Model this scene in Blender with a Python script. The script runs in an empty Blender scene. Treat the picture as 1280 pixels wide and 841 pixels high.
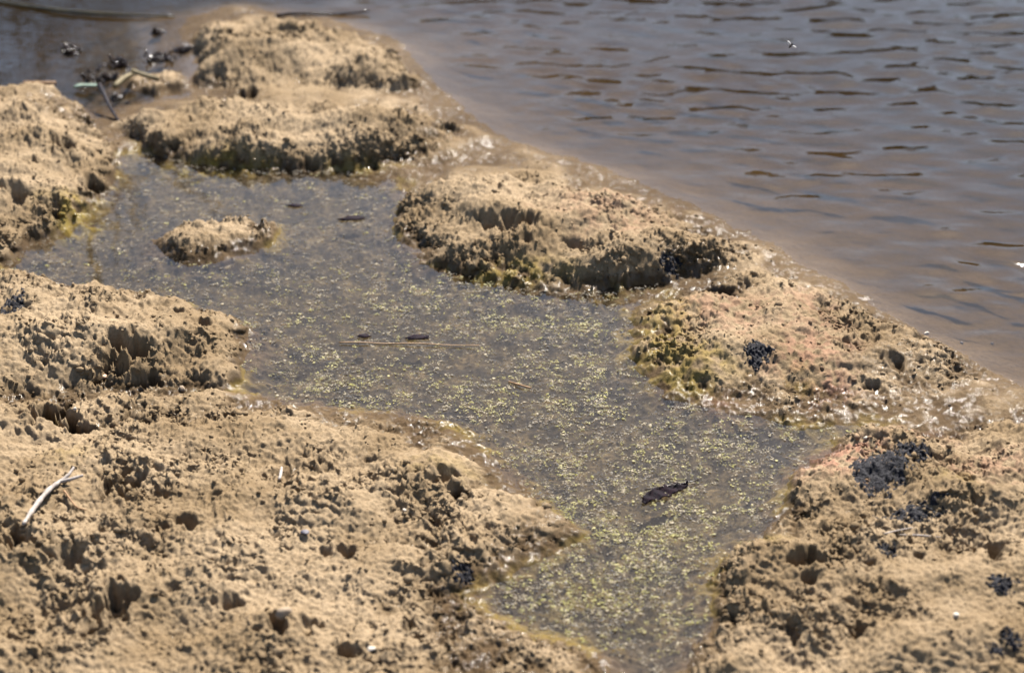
import bpy, bmesh, math, random
import numpy as np
from mathutils import Vector, Matrix
R = math.radians
random.seed(7)
rng = np.random.default_rng(11)
sc = bpy.context.scene
COL = sc.collection

# ------------------------------------------------------------------ camera, sky, sun, exposure
CAM_H, PITCH, HFOV = 1.7, 27.0, 30.0
W_PX, H_PX = 1280.0, 841.0
camd = bpy.data.cameras.new('camera')
camd.sensor_width = 36.0
camd.lens = 18.0 / math.tan(R(HFOV / 2))
camd.clip_start, camd.clip_end = 0.05, 1000
camd.dof.use_dof = True
camd.dof.focus_distance = 3.50
camd.dof.aperture_fstop = 3.0
cam = bpy.data.objects.new('camera', camd)
COL.objects.link(cam)
cam.location = (0, 0, CAM_H)
cam.rotation_euler = (R(90 - PITCH), 0, 0)
sc.camera = cam

SUN_EL, SUN_AZ = 48.0, 20.0          # azimuth measured from +Y (away from the camera) to the right
world = bpy.data.worlds.new('World')
sc.world = world
world.use_nodes = True
wn = world.node_tree.nodes
sky = wn.new('ShaderNodeTexSky')
sky.sky_type = 'NISHITA'
sky.sun_disc = False
sky.sun_elevation = R(SUN_EL)
sky.sun_rotation = R(SUN_AZ)
sky.air_density, sky.dust_density, sky.ozone_density = 1.1, 1.5, 3.0
world.node_tree.links.new(sky.outputs[0], wn['Background'].inputs[0])
wn['Background'].inputs[1].default_value = 0.058
sund = bpy.data.lights.new('sun', 'SUN')
sund.energy = 5.0
sund.angle = R(0.5)
sund.color = (1.0, 0.95, 0.87)
sun = bpy.data.objects.new('sun', sund)
COL.objects.link(sun)
sdir = Vector((math.sin(R(SUN_AZ)) * math.cos(R(SUN_EL)), math.cos(R(SUN_AZ)) * math.cos(R(SUN_EL)), math.sin(R(SUN_EL))))
sun.rotation_euler = sdir.to_track_quat('Z', 'Y').to_euler()
sun.location = sdir * 20
sc.view_settings.view_transform = 'Standard'
sc.view_settings.look = 'None'
sc.view_settings.exposure = 1.58
sc.view_settings.gamma = 1.0
sc.view_settings.use_curve_mapping = False
sc.cycles.volume_bounces = 0
sc.cycles.max_bounces = 8
sc.cycles.diffuse_bounces = 1
sc.cycles.sample_clamp_indirect = 6.0

# ------------------------------------------------------------------ helpers
SX = 2 * math.tan(R(HFOV / 2)) / W_PX
cp, sp = math.cos(R(PITCH)), math.sin(R(PITCH))


def at(px, py, z=0.0):
    """point at height z on the place seen at photograph position (px, py)"""
    a, b = (px - W_PX / 2) * SX, -(py - H_PX / 2) * SX
    d = Vector((a, cp + b * sp, -sp + b * cp))
    t = (z - CAM_H) / d.z
    return Vector((d.x * t, d.y * t, z))


def to_px(x, y, z=0.0):
    dz = z - CAM_H
    f = y * cp - dz * sp
    u = y * sp + dz * cp
    return W_PX / 2 + x / f / SX, H_PX / 2 - u / f / SX


def hsh(ix, iy, seed):
    h = (ix.astype(np.int64) * 374761393 + iy.astype(np.int64) * 668265263 + seed * 144269504) & 0xFFFFFFFF
    h = ((h ^ (h >> 13)) * 1274126177) & 0xFFFFFFFF
    h = ((h ^ (h >> 16)) * 2246822519) & 0xFFFFFFFF
    return (h ^ (h >> 15)) & 0xFFFFFFFF


def gnoise(x, y, seed=0):
    x0, y0 = np.floor(x), np.floor(y)
    fx, fy = x - x0, y - y0
    ux, uy = fx * fx * fx * (fx * (fx * 6 - 15) + 10), fy * fy * fy * (fy * (fy * 6 - 15) + 10)
    out = 0
    for i in (0, 1):
        for j in (0, 1):
            a = hsh(x0 + i, y0 + j, seed) * (2 * math.pi / 4294967296.0)
            g = np.cos(a) * (fx - i) + np.sin(a) * (fy - j)
            out = out + g * (ux if i else 1 - ux) * (uy if j else 1 - uy)
    return out * 1.5


def worley(x, y, seed=0):
    x0, y0 = np.floor(x), np.floor(y)
    f1 = np.full(x.shape, 9.0)
    f2 = np.full(x.shape, 9.0)
    for i in (-1, 0, 1):
        for j in (-1, 0, 1):
            h = hsh(x0 + i, y0 + j, seed)
            dx = x0 + i + (h & 65535) / 65536.0 - x
            dy = y0 + j + (h >> 16) / 65536.0 - y
            d = dx * dx + dy * dy
            f2 = np.minimum(f2, np.maximum(f1, d))
            f1 = np.minimum(f1, d)
    return np.sqrt(f1), np.sqrt(f2)


def plates(x, y, seed):
    """broken flakes: each cell its own level and tilt, with sharp seams"""
    x0, y0 = np.floor(x), np.floor(y)
    f1 = np.full(x.shape, 9.0)
    f2 = np.full(x.shape, 9.0)
    lv = np.zeros(x.shape)
    for i in (-1, 0, 1):
        for j in (-1, 0, 1):
            h = hsh(x0 + i, y0 + j, seed)
            dx = x0 + i + (h & 65535) / 65536.0 - x
            dy = y0 + j + (h >> 16) / 65536.0 - y
            d = dx * dx + dy * dy
            h2 = hsh(x0 + i, y0 + j, seed + 500)
            v = (h2 & 1023) / 1023.0 + dx * (((h2 >> 10) & 255) / 128.0 - 1) * 0.9 + dy * (((h2 >> 18) & 255) / 128.0 - 1) * 0.9
            nb = d < f1
            f2 = np.where(nb, f1, np.minimum(f2, d))
            lv = np.where(nb, v, lv)
            f1 = np.where(nb, d, f1)
    return lv, np.sqrt(f2) - np.sqrt(f1)


def sstep(a, b, x):
    t = np.clip((x - a) / (b - a), 0, 1)
    return t * t * (3 - 2 * t)


def poly_sdf(poly, x, y):
    """signed distance, positive inside"""
    P = np.array(poly, float)
    d2 = np.full(x.shape, 1e9)
    ins = np.zeros(x.shape, bool)
    for k in range(len(P)):
        ax, ay = P[k]
        bx, by = P[(k + 1) % len(P)]
        ex, ey = bx - ax, by - ay
        t = np.clip(((x - ax) * ex + (y - ay) * ey) / max(ex * ex + ey * ey, 1e-12), 0, 1)
        d2 = np.minimum(d2, (x - ax - t * ex) ** 2 + (y - ay - t * ey) ** 2)
        c = (ay > y) != (by > y)
        if ey != 0:
            ins ^= c & (x < ex * (y - ay) / ey + ax)
    d = np.sqrt(d2)
    return np.where(ins, d, -d)


def W(pts):
    out = []
    for p in pts:
        v = at(*p)
        out.append((v.x, v.y))
    return out


# ------------------------------------------------------------------ node material helpers
def new_mat(name):
    m = bpy.data.materials.new(name)
    m.use_nodes = True
    nt = m.node_tree
    return m, nt, nt.nodes['Principled BSDF'], nt.nodes['Material Output']


def nd(nt, t, **kw):
    n = nt.nodes.new(t)
    for k, v in kw.items():
        setattr(n, k, v)
    return n


def noise_n(nt, scale, detail=4, rough=0.55, coord=None, stretch=None):
    n = nd(nt, 'ShaderNodeTexNoise')
    n.inputs['Scale'].default_value = scale
    n.inputs['Detail'].default_value = detail
    n.inputs['Roughness'].default_value = rough
    if coord is None:
        coord = nd(nt, 'ShaderNodeTexCoord').outputs['Object']
    if stretch:
        mp = nd(nt, 'ShaderNodeMapping')
        mp.inputs['Scale'].default_value = stretch
        nt.links.new(coord, mp.inputs[0])
        coord = mp.outputs[0]
    nt.links.new(coord, n.inputs['Vector'])
    return n.outputs[0]


def ramp(nt, src, stops):
    r = nd(nt, 'ShaderNodeValToRGB')
    e = r.color_ramp.elements
    while len(e) < len(stops):
        e.new(0.5)
    for k, (p, c) in enumerate(stops):
        e[k].position = p
        e[k].color = (*c, 1) if len(c) == 3 else c
    nt.links.new(src, r.inputs[0])
    return r.outputs[0]


def mixc(nt, fac, a, b, mode='MIX'):
    n = nd(nt, 'ShaderNodeMix', data_type='RGBA', blend_type=mode)
    for s, v in ((n.inputs[0], fac), (n.inputs[6], a), (n.inputs[7], b)):
        if isinstance(v, (int, float)):
            s.default_value = v
        elif isinstance(v, tuple):
            s.default_value = (*v, 1)
        else:
            nt.links.new(v, s)
    return n.outputs[2]


def mixf(nt, fac, a, b):
    n = nd(nt, 'ShaderNodeMix', data_type='FLOAT')
    for s, v in ((n.inputs[0], fac), (n.inputs[2], a), (n.inputs[3], b)):
        if isinstance(v, (int, float)):
            s.default_value = v
        else:
            nt.links.new(v, s)
    return n.outputs[0]


def attr(nt, name):
    return nd(nt, 'ShaderNodeAttribute', attribute_name=name).outputs['Fac']


def bump(nt, bsdf, src, strength, dist, prev=None):
    b = nd(nt, 'ShaderNodeBump')
    b.inputs['Strength'].default_value = strength
    b.inputs['Distance'].default_value = dist
    nt.links.new(src, b.inputs['Height'])
    if prev is not None:
        nt.links.new(prev, b.inputs['Normal'])
    nt.links.new(b.outputs[0], bsdf.inputs['Normal'])
    return b.outputs[0]


def simple_mat(name, c1, c2, scale, rough=0.8, bstr=0.5, bdist=0.001, stretch=None, spec=0.5):
    m, nt, bs, _ = new_mat(name)
    n = noise_n(nt, scale, 5, 0.6, stretch=stretch)
    nt.links.new(ramp(nt, n, [(0.3, c1), (0.7, c2)]), bs.inputs['Base Color'])
    bs.inputs['Roughness'].default_value = rough
    bs.inputs['Specular IOR Level'].default_value = spec
    if bstr:
        bump(nt, bs, n, bstr, bdist)
    return m


# mud: tan when dry, darker and glossy where the 'wet' attribute says so
def make_mud():
    m, nt, bs, _ = new_mat('mud')
    co = nd(nt, 'ShaderNodeTexCoord').outputs['Object']
    big = noise_n(nt, 4, 8, 0.65, co)
    fine = noise_n(nt, 130, 6, 0.7, co)
    grit = noise_n(nt, 520, 3, 0.7, co)
    c = mixc(nt, ramp(nt, big, [(0.40, (0, 0, 0)), (0.60, (1, 1, 1))]), (0.165, 0.114, 0.062), (0.275, 0.203, 0.126))
    c = mixc(nt, ramp(nt, fine, [(0.35, (0.55, 0.55, 0.55)), (0.6, (0, 0, 0))]), c, (0.105, 0.07, 0.038))
    c = mixc(nt, ramp(nt, grit, [(0.62, (0, 0, 0)), (0.8, (0.6, 0.6, 0.6))]), c, (0.40, 0.32, 0.23))
    c = mixc(nt, attr(nt, 'red'), c, (0.25, 0.135, 0.088))
    wet = attr(nt, 'wet')
    wc = mixc(nt, 1.0, c, (0.36, 0.32, 0.27), 'MULTIPLY')
    c = mixc(nt, wet, c, wc)
    bed = attr(nt, 'bed')
    silt = noise_n(nt, 22, 8, 0.75, co, stretch=(1, 0.75, 1))
    silt2 = noise_n(nt, 90, 6, 0.75, co)
    sc_ = ramp(nt, silt, [(0.40, (0.010, 0.008, 0.007)), (0.51, (0.06, 0.043, 0.023)), (0.63, (0.15, 0.107, 0.055))])
    sc_ = mixc(nt, ramp(nt, silt2, [(0.40, (0.75, 0.75, 0.75)), (0.58, (0, 0, 0))]), sc_, (0.03, 0.025, 0.022))
    c = mixc(nt, bed, c, sc_)
    c = mixc(nt, attr(nt, 'green'), c, (0.19, 0.135, 0.025))
    nt.links.new(c, bs.inputs['Base Color'])
    film = attr(nt, 'gloss')                       # a film of water on mud that stands above the water
    bs.inputs['Roughness'].default_value = 0.92
    bs.inputs['Specular IOR Level'].default_value = 0.12
    nt.links.new(film, bs.inputs['Coat Weight'])
    bs.inputs['Coat Roughness'].default_value = 0.13
    bs.inputs['Coat IOR'].default_value = 1.45
    b1 = bump(nt, bs, fine, 0.6, 0.0030)
    b2 = bump(nt, bs, grit, 0.5, 0.0012, b1)
    b3 = nd(nt, 'ShaderNodeBump')
    b3.inputs['Strength'].default_value = 0.5
    b3.inputs['Distance'].default_value = 0.003
    nt.links.new(noise_n(nt, 260, 5, 0.65, co), b3.inputs['Height'])
    nt.links.new(b3.outputs[0], bs.inputs['Coat Normal'])
    return m


MUD = make_mud()


def make_water(name, dens, scat, absb, ripple, rough):
    m, nt, bs, out = new_mat(name)
    nt.nodes.remove(bs)
    fr = nd(nt, 'ShaderNodeFresnel')
    fr.inputs['IOR'].default_value = 1.38
    tr = nd(nt, 'ShaderNodeBsdfTransparent')
    gl = nd(nt, 'ShaderNodeBsdfGlossy')
    gl.inputs['Roughness'].default_value = rough
    mx = nd(nt, 'ShaderNodeMixShader')
    nt.links.new(fr.outputs[0], mx.inputs[0])
    nt.links.new(tr.outputs[0], mx.inputs[1])
    nt.links.new(gl.outputs[0], mx.inputs[2])
    nt.links.new(mx.outputs[0], out.inputs['Surface'])
    if ripple:
        n = noise_n(nt, ripple[0], 3, 0.5, stretch=(0.35, 1, 1))
        b = nd(nt, 'ShaderNodeBump')
        b.inputs['Strength'].default_value = ripple[1]
        b.inputs['Distance'].default_value = 0.002
        nt.links.new(n, b.inputs['Height'])
        nt.links.new(b.outputs[0], gl.inputs['Normal'])
        nt.links.new(b.outputs[0], fr.inputs['Normal'])
    v = nd(nt, 'ShaderNodeVolumePrincipled')
    v.inputs['Color'].default_value = (*scat, 1)
    v.inputs['Absorption Color'].default_value = (*absb, 1)
    v.inputs['Density'].default_value = dens
    v.inputs['Anisotropy'].default_value = 0.0
    nt.links.new(v.outputs[0], out.inputs['Volume'])
    return m


LAKE_M = make_water('lake_water', 10.0, (0.025, 0.020, 0.012), (0.34, 0.24, 0.09), (45, 0.35), 0.02)
POND_M = make_water('puddle_water', 8.0, (0.11, 0.080, 0.037), (0.35, 0.30, 0.2), (14, 0.10), 0.03)

# ------------------------------------------------------------------ the plan of the shore (outlines traced on the ground)
PL = {}
PL['C'] = (W([(0, 335), (40, 308), (75, 290), (105, 270), (128, 245), (145, 225), (147, 205), (135, 182), (118, 165), (118, 142, .01),
              (95, 122, .03), (50, 104, .05), (0, 98, .05), (-400, 90, .04), (-400, 345)]), .096, .034)
PL['B'] = (W([(-300, 335, .05), (0, 320, .055), (50, 320, .055), (110, 332, .055), (180, 340, .055), (240, 357, .05), (290, 380, .04), (316, 400, .02),
              (322, 425), (312, 455), (300, 478), (285, 490), (200, 500), (100, 512), (0, 525), (-300, 550)]), .074, .045)
PL['A'] = (W([(-400, 470), (0, 470), (280, 486), (320, 493), (380, 502), (440, 512), (500, 516), (550, 524), (600, 556), (640, 598), (690, 640), (722, 662),
              (718, 675), (690, 692), (650, 708), (610, 730), (600, 745), (615, 765), (650, 785), (700, 800), (750, 815), (785, 841), (800, 900), (820, 1000), (-500, 1000)]), .075, .13)
PL['A2'] = (W([(540, 555), (600, 575), (650, 615), (690, 645), (722, 664), (718, 675), (690, 692), (650, 708), (610, 730), (570, 722), (450, 700), (440, 600)]), .055, .03)
PL['D'] = (W([(150, 178), (172, 182), (205, 197), (250, 207), (320, 210), (400, 214), (470, 211), (530, 202), (575, 182), (572, 155, .02), (530, 130, .03), (400, 126, .04),
              (250, 126, .04), (165, 140, .035), (148, 160)]), .078, .028)
PL['E'] = (W([(238, 112), (300, 118), (400, 122), (470, 124), (528, 120), (522, 95, .02), (492, 62, .03), (430, 44, .03), (350, 30, .03), (290, 30, .03), (236, 40, .02), (250, 62, .02), (240, 90, .01)]), .090, .030)
PL['E3'] = (W([(230, 50), (320, 56), (420, 52), (465, 58), (440, 38, .05), (350, 22, .06), (290, 18, .06), (235, 30, .05)]), .108, .028)
PL['E2'] = (W([(148, 110), (200, 118), (238, 110), (230, 90, .01), (200, 84, .015), (165, 90, .015), (145, 100)]), .035, .02)
PL['F'] = (W([(494, 285), (505, 306), (530, 326), (570, 341), (620, 353), (660, 362), (700, 366), (760, 364), (800, 358), (860, 353), (900, 343), (938, 326, .01),
              (905, 290, .03), (862, 257, .055), (780, 228, .06), (700, 210, .06), (620, 206, .055), (560, 211, .04), (512, 232, .03), (496, 260, .01)]), .080, .036)
PL['G'] = (W([(792, 380), (790, 420), (798, 455), (815, 485), (850, 505), (890, 515), (950, 524), (1010, 530), (1060, 528), (1130, 510), (1200, 485), (1240, 470),
              (1180, 425, .015), (1100, 385, .025), (1020, 348, .03), (960, 348, .02), (900, 358), (830, 360)]), .062, .060)
PL['H'] = (W([(1060, 550), (1020, 570), (990, 595), (985, 620), (970, 650), (945, 680), (900, 705), (885, 730), (895, 760), (885, 790), (857, 830), (846, 850), (840, 900), (860, 1000),
              (1900, 1000), (1900, 600), (1300, 530), (1200, 535), (1120, 540)]), .085, .055)
PL['I'] = (W([(196, 312), (205, 322), (235, 326), (270, 326), (305, 318), (335, 305), (346, 292), (338, 278, .01), (310, 268, .025), (265, 264, .03), (225, 270, .03), (200, 285, .02), (192, 300)]), .048, .022)
FLAT = W([(105, 150), (140, 140), (235, 122), (238, 112), (242, 70), (225, 40), (228, 22), (290, 8), (400, 22), (500, 50), (540, 100), (595, 155), (645, 178), (720, 200), (800, 227), (880, 262), (960, 302),
          (1040, 347), (1120, 397), (1200, 445), (1280, 485), (1500, 610), (1900, 840), (1900, 1000), (1200, 700), (1020, 590), (1110, 538), (960, 512), (830, 440), (806, 372),
          (870, 335), (560, 300), (512, 250), (500, 232), (470, 218), (440, 212), (300, 200), (180, 187), (140, 196), (100, 185)])
LAKE_SIDE = W([(-900, 140), (-100, 135), (60, 135), (126, 168), (160, 160), (400, 170), (545, 190), (620, 240), (880, 310), (990, 420), (1090, 480), (1250, 515), (1500, 640), (1900, 900)]) + [(40, 0.5), (90, 90), (-90, 90), (-60, 6.5)]

# ------------------------------------------------------------------ fan-shaped ground grid
def growth(start, step, end, n):
    k = np.arange(1, n + 1) / n
    return start + step * n * k + (end - start - step * n) * k ** 4


NR, NC = 800, 1080
ang = np.linspace(R(39.0), R(16.3), NR)
yc = CAM_H / np.tan(ang)
ys = np.concatenate([growth(yc[0], -0.004, 0.2, 25)[::-1], yc, growth(yc[-1], 0.01, 60.0, 45)])
uc = np.linspace(-0.262, 0.262, NC)
ext = growth(uc[-1], 0.0006, 14.0, 36)
us = np.concatenate([-ext[::-1], uc, ext])
Y0 = 0.866
GX = us[None, :] * (ys[:, None] + Y0)
GY = np.repeat(ys[:, None], len(us), 1)
nR, nC = GX.shape


def upsample(f, st=4):
    """evaluate f(x, y) on every st-th grid line, then interpolate to the full grid"""
    ri = np.unique(np.append(np.arange(0, nR, st), nR - 1))
    ci = np.unique(np.append(np.arange(0, nC, st), nC - 1))
    v = f(GX[np.ix_(ri, ci)], GY[np.ix_(ri, ci)])
    tr = np.interp(np.arange(nR), ri, np.arange(len(ri)))
    tc = np.interp(np.arange(nC), ci, np.arange(len(ci)))
    a = np.minimum(tr.astype(int), len(ri) - 2)
    b = np.minimum(tc.astype(int), len(ci) - 2)
    fa, fb = (tr - a)[:, None], (tc - b)[None, :]
    top = v[np.ix_(a, b)] * (1 - fb) + v[np.ix_(a, b + 1)] * fb
    bot = v[np.ix_(a + 1, b)] * (1 - fb) + v[np.ix_(a + 1, b + 1)] * fb
    return top * (1 - fa) + bot * fa


PXX, PYY = to_px(GX, GY)
core = ((np.abs(us) < 0.28)[None, :] & ((ys > 1.7) & (ys < 6.4))[:, None])

SD = {k: upsample(lambda x, y, p=v[0]: poly_sdf(p, x, y)) for k, v in PL.items()}
SDF_FLAT = upsample(lambda x, y: poly_sdf(FLAT, x, y))
SD_LAKE = upsample(lambda x, y: poly_sdf(LAKE_SIDE, x, y))

n_big = gnoise(GX * 7, GY * 7, 1)
n_mid = gnoise(GX * 17, GY * 17, 2)
n_sm = gnoise(GX * 38, GY * 38, 3)
n_xs = gnoise(GX * 85, GY * 85, 4)
n_wob = n_mid * 0.013 + n_sm * 0.006 + n_xs * 0.0015 + n_big * 0.010

# smooth union of the mounds
hl = np.full(GX.shape, -9.0)
dland = np.full(GX.shape, -9.0)
KS = 0.012
for k, (poly, Hh, w) in PL.items():
    d = SD[k] + n_wob * (1.0 if k not in ('A',) else 0.5)
    dp = np.maximum(d, 0)
    prof = Hh * (0.42 * (1 - np.exp(-dp / (w * 1.35))) + 0.64 * (1 - np.exp(-dp / (w * 4.2)))) * (1 + 0.25 * n_big)
    if k == 'H':
        prof = prof + 0.02 * sstep(0.1, 0.9, dp)
    prof = np.where(d > 0, prof, d * 0.55)
    t = np.clip(0.5 + 0.5 * (prof - hl) / KS, 0, 1)
    hl = hl * (1 - t) + prof * t + KS * t * (1 - t) * (hl > -5)
    dland = np.maximum(dland, d)
df = SDF_FLAT + n_mid * 0.012 + n_big * 0.012
pf = np.where(df > 0, 0.034 * (1 - np.exp(-df / 0.16)), df * 0.25)
t = np.clip(0.5 + 0.5 * (pf - hl) / KS, 0, 1)
hl = hl * (1 - t) + pf * t + KS * t * (1 - t)
dl = np.maximum(dland, df)
# beds
pond_bed = -0.040 * (1 - np.exp(np.minimum(dl, 0) / 0.07)) + 0.004 * n_mid + 0.002 * n_sm
dm = np.minimum(dl, 0)
lake_bed = np.maximum(-0.030 * (1 - np.exp(dm / 0.10)) + dm * (0.085 + 0.60 * sstep(-0.5, -1.0, GX)), -0.60) + 0.002 * n_mid
bedz = np.where(SD_LAKE > 0, lake_bed, pond_bed)
H0 = np.where(dl > 0, hl, np.maximum(hl, bedz) if False else np.where(hl > bedz, hl, bedz))

# rough, crumbling detail on the land
above = sstep(-0.004, 0.020, H0)
gy_, gx_ = np.gradient(H0)
dyy = np.gradient(ys)[:, None]
dxx = np.gradient(us)[None, :] * (ys[:, None] + Y0)
slope = np.hypot(gy_ / dyy, gx_ / dxx)
patch = sstep(-0.15, 0.45, gnoise(GX * 5.3 + 3, GY * 5.3, 21) + 0.6 * gnoise(GX * 13, GY * 13, 22))
flatzone = sstep(0.02, -0.03, dland)                     # the smooth wet flat by the lake
smoothF = sstep(1, 0, np.hypot((PXX - 480) / 190, (PYY - 590) / 60)) + sstep(1, 0, np.hypot((PXX - 1220) / 180, (PYY - 790) / 80)) + sstep(1, 0, np.hypot((PXX - 640) / 80, (PYY - 660) / 60))
rough = np.clip((0.31 + 0.56 * patch ** 1.3) * above * (1 - 0.85 * flatzone) * (1 - 0.65 * np.clip(smoothF, 0, 1)) + 0.28 * sstep(0.35, 1.0, slope) * above, 0, 1.1)

SHX, SHY = GX + 0.8 * H0, GY + 1.3 * H0               # features follow the height too, so steep faces crumble in lumps, not in columns
n_xs2 = gnoise(SHX * 85, SHY * 85, 14)
wx = SHX + 0.010 * n_sm + 0.016 * n_mid
wy = SHY + 0.010 * gnoise(GX * 38, GY * 38, 8) + 0.016 * gnoise(GX * 17, GY * 17, 9)
ra = R(-52)                                                # the crumbling runs slantwise down the bank
RX, RY = wx * math.cos(ra) + wy * math.sin(ra), -wx * math.sin(ra) + wy * math.cos(ra)
lv, ed = plates(RX / 0.046, RY / 0.030, 31)
clod1 = lv * sstep(0.0, 0.16, ed) * 0.9
lv, ed = plates(RX / 0.021, RY / 0.0125, 32)
clod2 = lv * sstep(0.0, 0.20, ed) * 0.9
f1, f2 = worley(SHX / 0.0070 + 0.3 * n_xs2, SHY / 0.0090, 33)
clod3 = np.sqrt(np.clip(1 - f1 * f1 * 1.2, 0, 1))
ridge = 1 - np.abs(gnoise(wx * 26 + wy * 9, wy * 30, 41)) * 2
cl_m = sstep(-0.2, 0.3, gnoise(GX * 9, GY * 9, 51))
HD = H0 + above * (0.013 * n_big + 0.010 * n_mid * (0.4 + 0.6 * rough) + 0.0055 * n_sm * rough)
HD = HD + rough * (0.011 * (clod1 - 0.5) * cl_m + 0.0078 * (clod2 - 0.5) * (0.35 + 0.65 * patch) + 0.0034 * (clod3 - 0.6) + 0.0045 * n_xs2 + 0.005 * (ridge - 0.4) + 0.0038 * gnoise(SHX * 170, SHY * 150, 15))
HD = HD + above * (1 - 0.5 * flatzone) * (0.0024 * (clod3 - 0.6) + 0.0024 * (clod2 - 0.5) + 0.0018 * n_xs2 + 0.0018 * gnoise(SHX * 190, SHY * 170, 16))
HD = HD + (1 - above) * np.where(SD_LAKE > 0, 0.0012, 0.003) * (n_xs + n_sm)

# holes trodden and washed into the mud
PITS = [(155, 440, 20), (125, 456, 13), (185, 458, 12), (60, 508, 26), (32, 515, 13), (100, 518, 13), (150, 606, 18), (200, 612, 12), (18, 690, 20), (88, 698, 14), (45, 700, 9), (140, 756, 24), (112, 750, 10), (285, 750, 15),
        (346, 785, 17), (385, 775, 12), (430, 806, 15), (510, 770, 15), (232, 652, 13), (184, 665, 9), (150, 650, 9), (205, 660, 7), (560, 592, 14), (540, 596, 9), (430, 678, 13), (410, 683, 9), (215, 738, 8), (120, 790, 12),
        (1236, 704, 19), (1005, 703, 17), (976, 678, 13), (1092, 712, 8), (990, 792, 11), (1010, 726, 12), (1080, 795, 12), (1150, 700, 8), (640, 284, 15), (665, 288, 13), (610, 283, 10), (655, 302, 12), (715, 305, 9), (772, 336, 13), (895, 342, 11), (908, 350, 9),
        (20, 250, 14), (65, 254, 13), (100, 252, 12), (112, 216, 14), (82, 192, 15), (40, 215, 9), (48, 290, 10), (205, 178, 16), (240, 190, 15), (180, 165, 9), (206, 305, 11), (232, 307, 10), (310, 105, 12), (285, 112, 12), (390, 190, 10), (470, 185, 10),
        (520, 150, 7), (350, 200, 10), (560, 330, 8), (540, 308, 8), (900, 508, 10), (1115, 440, 10), (1090, 462, 8), (1210, 640, 10), (1225, 655, 8), (20, 388, 12), (250, 400, 9), (222, 388, 10), (380, 790, 9), (270, 620, 7), (465, 560, 6), (640, 470, 0)]
for (px, py, r) in PITS:
    if r == 0:
        continue
    zz = 0.05
    c = at(px, py, zz)
    rr = r * SX * math.hypot(c.y, CAM_H - zz) * 0.98
    i0, i1 = np.searchsorted(ys, [c.y - 3 * rr, c.y + 3 * rr])
    j0, j1 = np.searchsorted(us, [(c.x - 3 * rr) / (c.y + Y0), (c.x + 3 * rr) / (c.y + Y0)])
    s = np.s_[max(i0, 0):i1, max(j0, 0):j1]
    q = np.hypot((GX[s] - c.x), (GY[s] - c.y) / 1.15) / rr + 1.1 * n_sm[s] + 0.5 * n_mid[s] + 0.75 * n_xs[s]
    HD[s] -= (1.45 if r > 13 and py > 400 else 1.15) * rr * sstep(1.15, 0.55, q) * above[s]
    HD[s] += 0.22 * rr * sstep(1.0, 1.25, q) * sstep(2.2, 1.3, q) * above[s]

# lumps pressed into and lying on the mud
NL = 3000
lx = rng.uniform(-1.6, 1.6, NL * 3)
ly = rng.uniform(2.0, 5.9, NL * 3)
cnt = 0
for x, y in zip(lx, ly):
    i = int(np.searchsorted(ys, y))
    j = int(np.searchsorted(us, x / (y + Y0)))
    if i < 6 or j < 6 or i > nR - 7 or j > nC - 7 or abs(x / (y + Y0)) > 0.26:
        continue
    rf = rough[i, j]
    if rng.random() > rf * 0.9 or H0[i, j] < 0.008:
        continue
    r = 0.0035 + 0.0045 * rng.random() ** 2 + (0.010 * rng.random() if rng.random() < 0.05 else 0)
    a = rng.random() * 3.14
    e = 0.6 + 0.6 * rng.random()
    di, dj = int(r * 1.5 / (ys[i + 1] - ys[i])) + 1, int(r * 1.5 / ((us[j + 1] - us[j]) * (y + Y0))) + 1
    s = np.s_[max(i - di, 0):i + di + 1, max(j - dj, 0):j + dj + 1]
    ax = GX[s] - x
    ay = GY[s] - y
    p = (ax * math.cos(a) + ay * math.sin(a)) / r
    q = (-ax * math.sin(a) + ay * math.cos(a)) / (r * e)
    HD[s] += r * 0.7 * np.sqrt(np.clip(1 - p * p - q * q, 0, 1)) * (0.7 + 0.3 * rng.random())
    cnt += 1
    if cnt > NL:
        break

# slump the steepest faces a little
for _ in range(4):
    g0, g1 = np.gradient(HD)
    sl = np.hypot(g0 / dyy, g1 / dxx)
    P_ = np.pad(HD, 1, mode='edge')
    bl = (P_[:-2, 1:-1] + P_[2:, 1:-1] + P_[1:-1, :-2] + P_[1:-1, 2:] + 0.7 * (P_[:-2, :-2] + P_[2:, 2:] + P_[:-2, 2:] + P_[2:, :-2])) / 6.8
    k_ = 0.8 * sstep(0.95, 1.7, sl)
    HD = HD * (1 - k_) + bl * k_
# sideways push gives small overhangs
push = above * np.clip(rough, 0, 1)
push = push * (0.7 + 0.8 * sstep(0.3, 1.2, slope))
QX, QY = GX + 1.2 * HD, GY + 1.5 * HD
DX = push * (0.0055 * gnoise(QX * 55, QY * 55, 61) + 0.004 * gnoise(QX * 120, QY * 120, 62))
DY = push * (0.0085 * gnoise(QX * 55, QY * 55, 63) + 0.005 * gnoise(QX * 120, QY * 120, 64))
GZ = HD


def ground(x, y):
    i = np.clip(np.interp(y, ys, np.arange(nR)), 0, nR - 1.001)
    j = np.clip(np.interp(x / (y + Y0), us, np.arange(nC)), 0, nC - 1.001)
    a, b = int(i), int(j)
    fa, fb = i - a, j - b
    return float((GZ[a, b] * (1 - fb) + GZ[a, b + 1] * fb) * (1 - fa) + (GZ[a + 1, b] * (1 - fb) + GZ[a + 1, b + 1] * fb) * fa)


def on_ground(px, py):
    """the ground point seen at a photograph position"""
    z = 0.05
    for _ in range(25):
        p = at(px, py, z)
        z += 0.6 * (ground(p.x, p.y) - z)
    return at(px, py, z)


# colour masks (stain and moisture of the mud itself)
def blob(px, py, rx, ry):
    return sstep(1.0, 0.25, np.hypot((PXX - px) / rx, (PYY - py) / ry) + 0.35 * n_mid + 0.25 * n_sm)


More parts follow.
